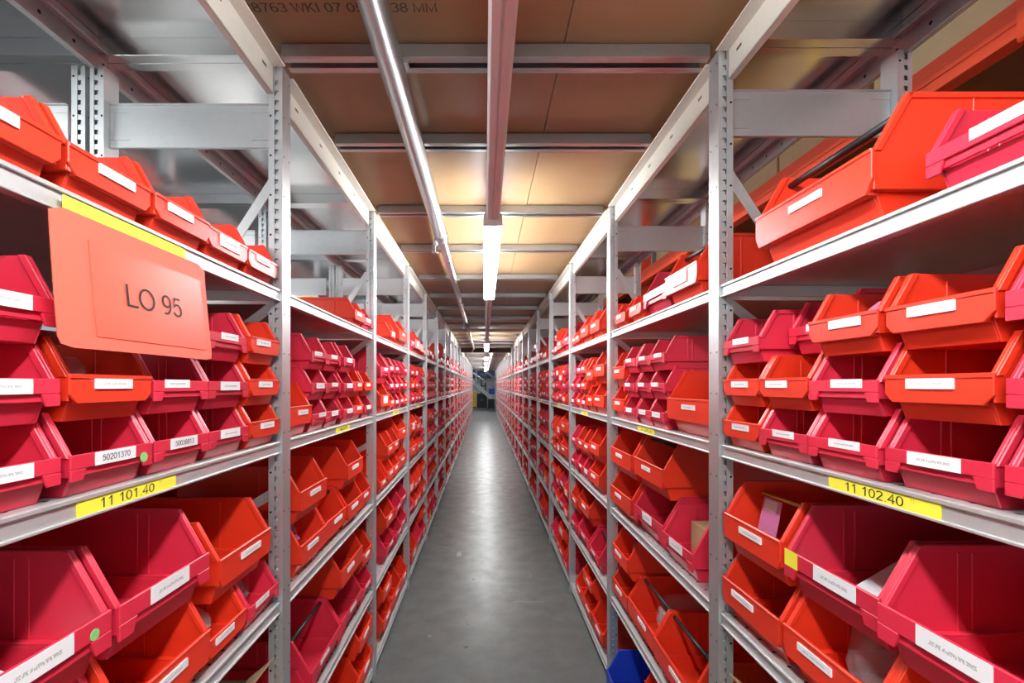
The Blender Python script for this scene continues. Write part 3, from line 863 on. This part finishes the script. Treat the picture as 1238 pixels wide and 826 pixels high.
# ------------------------------------------------------------------ hanging sign LO 95
sx = XL + 0.010
sroot = ob('hanging_sign', None, None, (sx, 0.708, H0 + 0.045))
tag(sroot, 'red card sign reading LO 95 clipped on the top shelf edge', 'sign')
nu, nv = 16, 14
bmv = bmesh.new()
WS, HS = 0.312, 0.168
def sgn(u, v, off):       # u along y, v up
    y = (u - 0.5)*WS
    bow = 0.010*(1 - v)**1.3 + 0.004*math.sin(u*math.pi)*(1 - v) - 0.004*v
    return Vector((bow + off, y*(0.985 + 0.015*(1 - v)), v*HS))
def rounded(u, v):
    r = 0.03; ry = r*WS/HS
    return u, v
sv = MB()
grid = {}
for side, off in ((0, 0.0), (1, -0.0012)):
    for i in range(nu + 1):
        for j in range(nv + 1):
            u, v = i/nu, j/nv
            cu = min(u, 1 - u)*WS; cv = v*HS
            if cu < 0.012 and cv < 0.012:            # rounded lower corners
                d = math.hypot(0.012 - cu, 0.012 - cv)
                if d > 0.012:
                    cu = 0.012 - (0.012 - cu)*0.012/d; cv = 0.012 - (0.012 - cv)*0.012/d
                    u = cu/WS if u < 0.5 else 1 - cu/WS; v = cv/HS
            if j == nv and i in (0, nu): v -= 0.05
            grid[side, i, j] = len(sv.v); sv.v.append(tuple(sgn(u, v, off)))
def add_f(a): sv.f.append(a); sv.m.append(0)
for i in range(nu):
    for j in range(nv):
        add_f([grid[0, i, j], grid[0, i+1, j], grid[0, i+1, j+1], grid[0, i, j+1]])
        add_f([grid[1, i, j], grid[1, i, j+1], grid[1, i+1, j+1], grid[1, i+1, j]])
for i in range(nu):
    add_f([grid[0, i, 0], grid[1, i, 0], grid[1, i+1, 0], grid[0, i+1, 0]]); add_f([grid[0, i, nv], grid[0, i+1, nv], grid[1, i+1, nv], grid[1, i, nv]])
for j in range(nv):
    add_f([grid[0, 0, j], grid[0, 0, j+1], grid[1, 0, j+1], grid[1, 0, j]]); add_f([grid[0, nu, j], grid[1, nu, j], grid[1, nu, j+1], grid[0, nu, j+1]])
ob('sign_card', sv.mesh('sign_card', M['sign']), sroot)
pk = MB()
def pk_pt(u, v, off): return tuple(sgn(u, v, off))
for i in range(10):
    for j in range(8):
        u0, u1 = 0.17 + 0.77*i/10, 0.17 + 0.77*(i+1)/10; v0, v1 = 0.10 + 0.73*j/8, 0.10 + 0.73*(j+1)/8
        pk.poly([pk_pt(u0, v0, 0.0012), pk_pt(u1, v0, 0.0012), pk_pt(u1, v1, 0.0012), pk_pt(u0, v1, 0.0012)], [(0, 1, 2, 3)])
for (ua, va, ub, vb) in ((0.17, 0.10, 0.94, 0.10), (0.94, 0.10, 0.94, 0.83), (0.94, 0.83, 0.17, 0.83), (0.17, 0.83, 0.17, 0.10)):
    for q in range(8):
        a = (ua + (ub - ua)*q/8, va + (vb - va)*q/8); c = (ua + (ub - ua)*(q+1)/8, va + (vb - va)*(q+1)/8)
        pk.poly([pk_pt(*a, 0.0), pk_pt(*c, 0.0), pk_pt(*c, 0.0012), pk_pt(*a, 0.0012)], [(0, 1, 2, 3)])
ob('sign_pocket', pk.mesh('sign_pocket', M['sign_pocket']), sroot)
tm = stroke_text('LO 95', 0.031, M['ink'], 0.122, 0.10)
for v in tm.vertices: v.co = sgn(0.545 + v.co.x/WS, 0.475 + v.co.y/HS, 0.0020)
ob('sign_lettering', tm, sroot)
ys_ = MB(); ys_.box(-0.0006, 0.0006, -0.118, 0.118, 0, 0.022)
ob('yellow_strip', ys_.mesh('yellow_strip', M['yellow']), sroot, (-0.0100, -0.010, HS - 0.004))

# ------------------------------------------------------------------ sprinkler pipe
pr = ob('sprinkler_pipe', None, None, (0, 0, H0 + 0.773)); tag(pr, 'galvanised sprinkler pipe running under the ceiling along the aisle', 'pipe')
PX = -0.226
def tube_ob(name, p0, p1, r, mat, parent, n=20, smooth=True):
    m = MB(); m.tube(p0, p1, r, n); me = m.mesh(name, mat)
    if smooth:
        for p in me.polygons: p.use_smooth = len(p.vertices) == 4
    return ob(name, me, parent)
tube_ob('pipe_run', (PX, -2.4, 0), (PX, 2.42, 0), 0.031, M['pipe'], pr)
tube_ob('pipe_coupling', (PX, 2.42, 0), (PX, 2.52, 0), 0.035, M['pipe'], pr)
tube_ob('pipe_run', (PX, 2.52, 0), (PX, 5.70, 0), 0.024, M['pipe'], pr)
tube_ob('pipe_coupling', (PX, 5.70, 0), (PX, 5.78, 0), 0.029, M['pipe'], pr)
tube_ob('pipe_run', (PX, 5.78, 0), (PX, 10.1, 0), 0.021, M['pipe'], pr)
for yy, rr_ in ((2.47, 0.035), (5.74, 0.029), (10.05, 0.021)):
    hx = PX - 0.028
    tube_ob('pipe_branch', (PX, yy, -0.01), (hx, yy, -0.035), 0.012, M['pipe'], pr, 10)
    m = MB(); m.tube((hx, yy, -0.03), (hx, yy, -0.055), 0.013, 10)
    for a in (-1, 1): m.box(hx + a*0.014 - 0.002, hx + a*0.014 + 0.002, yy - 0.003, yy + 0.003, -0.092, -0.052)
    m.tube((hx, yy, -0.09), (hx, yy, -0.094), 0.017, 12)
    m.tube((hx, yy, -0.055), (hx, yy, -0.088), 0.0035, 8)
    ob('sprinkler_head', m.mesh('sprinkler_head', M['pipe']), pr)
for yy in (1.2, 3.66, 6.58, 9.4):
    m = MB(); m.box(PX - 0.003, PX + 0.003, yy - 0.012, yy + 0.012, 0.02, 0.075); m.box(PX - 0.036, PX + 0.036, yy - 0.012, yy + 0.012, 0.026, 0.034)
    ob('pipe_hanger', m.mesh('pipe_hanger', M['steel']), pr)
pr2 = ob('sprinkler_pipe', None, None, (0, 0, H0 + 0.72)); tag(pr2, 'second sprinkler pipe hanging beyond the brown girder', 'pipe')
tube_ob('pipe_run', (0.16, 11.0, 0), (0.16, 25.0, 0), 0.030, M['white'], pr2)
for yy in (13.7, 18.0, 22.0):
    m = MB(); m.box(0.157, 0.163, yy - 0.012, yy + 0.012, 0.02, 0.10); ob('pipe_hanger', m.mesh('pipe_hanger', M['steel']), pr2)

# ------------------------------------------------------------------ lighting trunking and lamps
LX = 0.0325
LZ = 0.655
tr = ob('lamp_trunking', None, None, (LX, 0, H0 + LZ)); tag(tr, 'white lighting trunking running down the middle of the ceiling', 'trunking')
lamps = [(-1.20, 0.68), (1.91, 3.56), (7.33, 8.98), (10.75, 12.4), (13.6, 15.25), (16.8, 18.45), (20.2, 21.85)]  # first one is unseen, added above and behind the camera to brighten the near end
edges = [-2.4] + [v for l in lamps for v in l] + [25.5]
for i in range(0, len(edges), 2):
    a, b_ = edges[i] + 0.012, edges[i+1] - 0.012
    m = MB()
    m.prism([(-0.026, 0.050), (-0.026, 0.010), (-0.020, 0.002), (-0.004, 0.0), (0.000, 0.005), (0.004, 0.0), (0.020, 0.002), (0.026, 0.010), (0.026, 0.050)], a, b_, 'y')
    ob('trunking_rail', m.mesh('trunking_rail', M['white']), tr)
for yy in [b - 0.03 for b in beams if b < 25]:
    m = MB(); m.box(-0.002, 0.002, yy - 0.004, yy + 0.004, 0.0505, 0.806 - LZ); ob('trunking_hanger', m.mesh('trunking_hanger', M['steel']), tr) if int(yy*10) % 2 == 0 else None
def lamp(root, a, b_):
    m = MB(); m.box(-0.032, 0.032, a, b_, 0.030, 0.055); ob('lamp_housing', m.mesh('lamp_housing', M['white'], 0.002), root)
    m = MB(); m.prism([(-0.028, 0.030), (-0.037, 0.020), (-0.037, -0.006), (-0.028, -0.016), (0.028, -0.016), (0.037, -0.006), (0.037, 0.020), (0.028, 0.030)], a + 0.004, b_ - 0.004, 'y')
    ob('lamp_diffuser', m.mesh('lamp_diffuser', M['lamp']), root)
    for y in (a, b_ - 0.004):
        m = MB(); m.box(-0.038, 0.038, y, y + 0.004, -0.017, 0.032); ob('lamp_end_cap', m.mesh('lamp_end_cap', M['white']), root)
names = ['added unseen behind the viewer', 'brightest fluorescent lamp over the blue bin bay', 'before the brown girder', 'just past the brown girder',
         'second past the brown girder', 'third past the brown girder', 'last before the stairs']
for (a, b_), nm in zip(lamps, names):
    root = ob('ceiling_lamp', None, None, (LX, 0, H0 + LZ - 0.003))
    tag(root, nm if nm.startswith('bright') else f'long white fluorescent ceiling lamp, {nm}', 'lamp', 'fluorescent lamps along the aisle ceiling')
    lamp(root, a, b_)
for i, (a, b_) in enumerate(((-0.5, 1.4), (3.2, 5.1), (7.0, 8.9))):
    root = ob('ceiling_lamp', None, None, (XB - 1.05, 0, H0 + 0.80))
    tag(root, f'fluorescent ceiling lamp of the next aisle, {ORD[i+1]} behind sign side row', 'lamp', 'fluorescent lamps of the next aisle')
    lamp(root, a, b_)

# ------------------------------------------------------------------ pallet rack and cartons behind the right row
prx = 1.20
pk_ = ob('pallet_rack', None, None, (prx, 0, 0)); tag(pk_, 'orange pallet rack standing behind the blue-bin side shelving', 'pallet rack')
for z0 in (0.785, -0.30):
    for x in (0.0, 0.75):
        m = MB(); m.box(x, x + 0.045, -1.0, 16, H0 + z0, H0 + z0 + 0.085); m.box(x - 0.002, x, -1.0, 16, H0 + z0 + 0.03, H0 + z0 + 0.055)
        ob('load_beam', m.mesh('load_beam', M['pallet_orange'], 0.003), pk_)
    m = MB(); m.box(0.046, 0.749, -1.0, 16, H0 + z0 + 0.070, H0 + z0 + 0.084); ob('deck_panel', m.mesh('deck_panel', M['card_tan']), pk_)
for y in (1.02, 3.8, 6.6, 9.4):
    for x in (0.0, 0.72):
        m = MB(); m.box(x - 0.006, x - 0.002, y, y + 0.09, 0, H0 + 2.2) if False else m.box(x + 0.046, x + 0.12, y, y + 0.07, 0, H0 + 2.2)
        ob('upright', m.mesh('upright', M['pallet_orange'], 0.003), pk_)
    m = MB(); m.box(-0.02, -0.003, y - 0.09, y + 0.05, H0 + 0.76, H0 + 0.96); ob('beam_connector', m.mesh('beam_connector', M['pallet_orange'], 0.006), pk_)
R = random.Random(21)
mats = ['card', 'card_tan', 'card_light', 'card']
def carton(x, y0, y1, z0, h, depth, mat, label, wrap=False, marks=False):
    root = ob('cardboard_carton', None, None, (x + depth/2, (y0 + y1)/2, z0)); l2 = (y1 - y0)/2
    tag(root, label, 'carton', 'cartons on the pallet rack')
    m = MB(); m.box(-depth/2, depth/2, -l2, l2, 0, h); ob('carton_body', m.mesh('carton_body', M[mat], 0.004), root)
    m = MB(); m.box(-depth/2 - 0.001, -depth/2, -0.025, 0.025, h*0.55, h - 0.004); m.box(-depth/2, depth/2, -0.025, 0.025, h, h + 0.001)
    ob('carton_tape', m.mesh('carton_tape', M['tape'] if not wrap else M['white']), root)
    if wrap:
        m = MB(); m.box(-depth/2 - 0.004, depth/2 + 0.004, -l2 - 0.004, l2 + 0.004, 0.001, h + 0.004); ob('stretch_wrap', m.mesh('stretch_wrap', M['wrap'], 0.006), root)
    if marks:
        m = MB()
        for q, (p, a) in enumerate(((-0.13, 0.026), (-0.09, 0.022), (-0.02, 0.02), (0.04, 0.035), (0.10, 0.04))):
            m.box(-depth/2 - 0.0014, -depth/2 - 0.0006, p, p + a*0.8, h - 0.10 - (0.03 if q < 2 else 0), h - 0.085)
        ob('carton_print', m.mesh('carton_print', M['ink']), root)
y = 0.62; i = 0
while y < 11.5:
    ln = R.uniform(0.38, 0.6); h = R.uniform(0.55, 0.8); i += 1
    if y < 1.02 < y + ln + 0.02: ln = 1.00 - y if 1.0 - y > 0.2 else ln
    if 1.0 <= y < 1.1: y = 1.11
    for q in (3.8, 6.6, 9.4):
        if y < q + 0.08 and y + ln > q - 0.01: ln = max(0.2, q - 0.02 - y)
        if q - 0.22 < y < q + 0.08: y = q + 0.09
    carton(prx + 0.14 + R.uniform(0, 0.02), y, y + ln, H0 + 0.870, h, 0.50, mats[i % 4], f'tall brown carton, {ORD[i]} on the upper pallet rack level', wrap=(i in (1, 7)))
    carton(prx + 0.14 + R.uniform(0, 0.02), y, y + ln, H0 - 0.215, R.uniform(0.72, 0.93), 0.50, mats[(i + 1) % 4] if i > 2 else 'card_light', f'brown carton, {ORD[i]} on the lower pallet rack level', marks=(i in (1, 2)))
    y += ln + R.uniform(0.02, 0.06)

# cartons standing on the fourth shelf of the first bays
for s, lab in (('L', 'brown open carton on the fourth shelf, first bay, sign side'), ('R', 'brown carton on the fourth shelf, first bay, blue-bin side')):
    sg = SG[s]
    root = ob('cardboard_carton', None, None, (XA[s] + sg*0.24, D0[s] - 0.21, H0 + SH[3] + 0.0005)); tag(root, lab, 'carton')
    m = MB(); d, l = 0.17, 0.13; h = 0.22
    for a in (-1, 1): m.box(a*(d - 0.004), a*d, -l, l, 0, h); m.box(-d + 0.004, d - 0.004, a*(l - 0.004), a*l, 0, h)
    m.box(-d + 0.004, d - 0.004, -l + 0.004, l - 0.004, 0, 0.004)
    ob('carton_body', m.mesh('carton_body', M['card_light'], 0.001), root)
    for a in (-1, 1):
        m = MB(); m.prism([(a*d, h), (a*(d + 0.06), h + 0.05), (a*(d + 0.06), h + 0.054), (a*d, h + 0.004)], -l, l, 'y'); ob('carton_flap', m.mesh('carton_flap', M['card_light']), root)

# ------------------------------------------------------------------ far end: stairs, trolley, cabinets
def far(px, py, d): return ((px - 586)*d/FPX, H0 - (py - 466)*d/FPX)
d = 27.5
root = ob('steel_staircase', None, None, (0, d, 0)); tag(root, 'white steel staircase with handrails at the far end of the aisle', 'staircase')
xa, za = far(571, 461, d); xb, zb = far(600, 487, d)
for yy in (0.0, 0.9):
    m = MB(); m.prism([(xa, za + 0.14), (xb, zb + 0.14), (xb, zb - 0.14), (xa, za - 0.14)], yy, yy + 0.05, 'y'); ob('stringer', m.mesh('stringer', M['white']), root)
    for (p, q) in (((572, 451), (597, 469)), ((584, 447), (601, 459))):
        if yy > 0 and p[0] == 572: continue
        x0_, z0_ = far(*p, d); x1_, z1_ = far(*q, d)
        m = MB(); m.tube((x0_, yy + 0.02, z0_), (x1_, yy + 0.02, z1_), 0.045, 8); ob('handrail', m.mesh('handrail', M['white'], 0, True), root)
    for px, y0_, y1_ in ((575.5, 447, 466), (599.5, 447, 486)):
        x0_, z0_ = far(px, y0_, d); _, z1_ = far(px, y1_, d)
        m = MB(); m.box(x0_ - 0.03, x0_ + 0.03, yy, yy + 0.05, z1_, z0_); ob('handrail_post', m.mesh('handrail_post', M['white']), root)
for q in range(8):
    f = (q + 0.5)/8; x_ = xa + (xb - xa)*f; z_ = za + (zb - za)*f
    m = MB(); m.box(x_ - 0.10, x_ + 0.10, 0.06, 0.89, z_ - 0.015, z_ + 0.015); ob('tread', m.mesh('tread', M['steel']), root)
d2 = 26.2
x0_, z0_ = far(590, 482.5, d2); x1_, _ = far(598, 482.5, d2)
root = ob('utility_trolley', None, None, ((x0_ + x1_)/2, d2 + 0.2, 0)); tag(root, 'black box trolley on castors parked below the stairs', 'trolley')
hw = (x1_ - x0_)/2
m = MB(); m.box(-hw, hw, -0.25, 0.25, 0.12, z0_); ob('trolley_box', m.mesh('trolley_box', M['black'], 0.01), root)
m = MB(); m.box(-hw - 0.10, hw, -0.28, 0.28, 0.09, 0.12); ob('trolley_deck', m.mesh('trolley_deck', M['dark']), root)
for a in (-1, 1):
    for b_ in (-1, 1):
        m = MB(); m.tube((a*hw*0.8 - 0.015, b_*0.2, 0.045), (a*hw*0.8 + 0.015, b_*0.2, 0.045), 0.045, 12); ob('castor', m.mesh('castor', M['grey_plastic']), root)
d3 = 29.0
def cabinet(name, px0, px1, py0, mat, label, cat):
    a, zt = far(px0, py0, d3); b_, _ = far(px1, py0, d3)
    root = ob(name, None, None, ((a + b_)/2, d3, 0)); tag(root, label, cat)
    h_ = (b_ - a)/2
    m = MB(); m.box(-h_, h_, 0, 0.5, 0.06, zt); ob('cabinet_body', m.mesh('cabinet_body', M[mat], 0.006), root)
    m = MB(); m.box(-h_ + 0.03, h_ - 0.03, 0.02, 0.48, 0, 0.06); ob('cabinet_plinth', m.mesh('cabinet_plinth', M['dark']), root)
    for a_ in (-0.5, 0.5):
        m = MB(); m.box(a_*h_ - h_*0.44, a_*h_ + h_*0.44, -0.012, 0, 0.12, zt - 0.06); dr = ob('cabinet_door', m.mesh('cabinet_door', M[mat], 0.003), root)
        m = MB(); m.box(-0.01 + a_*h_*0.3, 0.01 + a_*h_*0.3, -0.03, -0.012, zt*0.5, zt*0.62); ob('door_handle', m.mesh('door_handle', M['grey_plastic']), dr)
cabinet('storage_cabinet', 571, 576, 473, 'tape', 'amber yellow cabinet beside the far stairs', 'cabinet')
cabinet('storage_cabinet', 576.5, 589, 476, 'dark', 'dark low cabinet behind the far stairs', 'cabinet')
cabinet('machine_cabinet', 582, 588, 450, 'dark', 'tall dark machine cabinet behind the stair handrail', 'machine') if False else None
a, zt = far(591, 470, 28.6); b_, zb_ = far(598, 477, 28.6)
root = ob('blue_crate', None, None, ((a + b_)/2, 28.75, zb_)); tag(root, 'blue plastic crate stacked on a white table past the stairs', 'crate')
m = MB(); h_ = (b_ - a)/2
for q in (-1, 1): m.box(q*h_, q*(h_ - 0.01), -0.15, 0.15, 0, zt - zb_); m.box(-h_, h_, q*0.15, q*0.14, 0, zt - zb_)
m.box(-h_, h_, -0.14, 0.14, 0, 0.01); ob('crate_body', m.mesh('crate_body', M['u'], 0.002), root)
m = MB(); m.box(-h_ - 0.01, h_ + 0.01, -0.165, -0.15, zt - zb_ - 0.03, zt - zb_); ob('crate_rim', m.mesh('crate_rim', M['u']), root)
root = ob('packing_table', None, None, ((a + b_)/2, 28.75, 0)); tag(root, 'white packing table under the blue crate', 'table')
m = MB(); m.box(-0.28, 0.35, -0.2, 0.2, zb_ - 0.04, zb_ - 0.001); ob('table_top', m.mesh('table_top', M['white'], 0.004), root)
for p in (-0.25, 0.28):
    for q in (-0.18, 0.14): m = MB(); m.box(p, p + 0.04, q, q + 0.04, 0, zb_ - 0.04); ob('leg', m.mesh('leg', M['grey_plastic']), root)
root = tag(box_ob('blue_roller_door', -1.0, 0.9, 33.7, 33.85, H0 + 0.5, H0 + 1.1, M['navy']), 'dark blue panel high on the far wall', 'panel')
root = ob('stacker_mast', None, None, (far(584.5, 466, 29.8)[0], 29.8, 0)); tag(root, 'dark forklift mast standing behind the stairs', 'mast')
for a in (-0.13, 0.13):
    m = MB(); m.box(a - 0.04, a + 0.04, 0, 0.12, 0, H0 + 0.75); ob('mast_rail', m.mesh('mast_rail', M['dark'], 0.004), root)
for z in (0.6, 1.3, 2.0): m = MB(); m.box(-0.09, 0.09, 0.03, 0.09, z, z + 0.08); ob('mast_crossbar', m.mesh('mast_crossbar', M['dark']), root)
for i, xx in enumerate((0.0,)):
    root = ob('ceiling_lamp', None, None, (xx, 0, H0 + 1.5)); tag(root, 'fluorescent lamp above the far stairs', 'lamp', 'fluorescent lamps along the aisle ceiling')
    lamp(root, 28.0, 30.5)
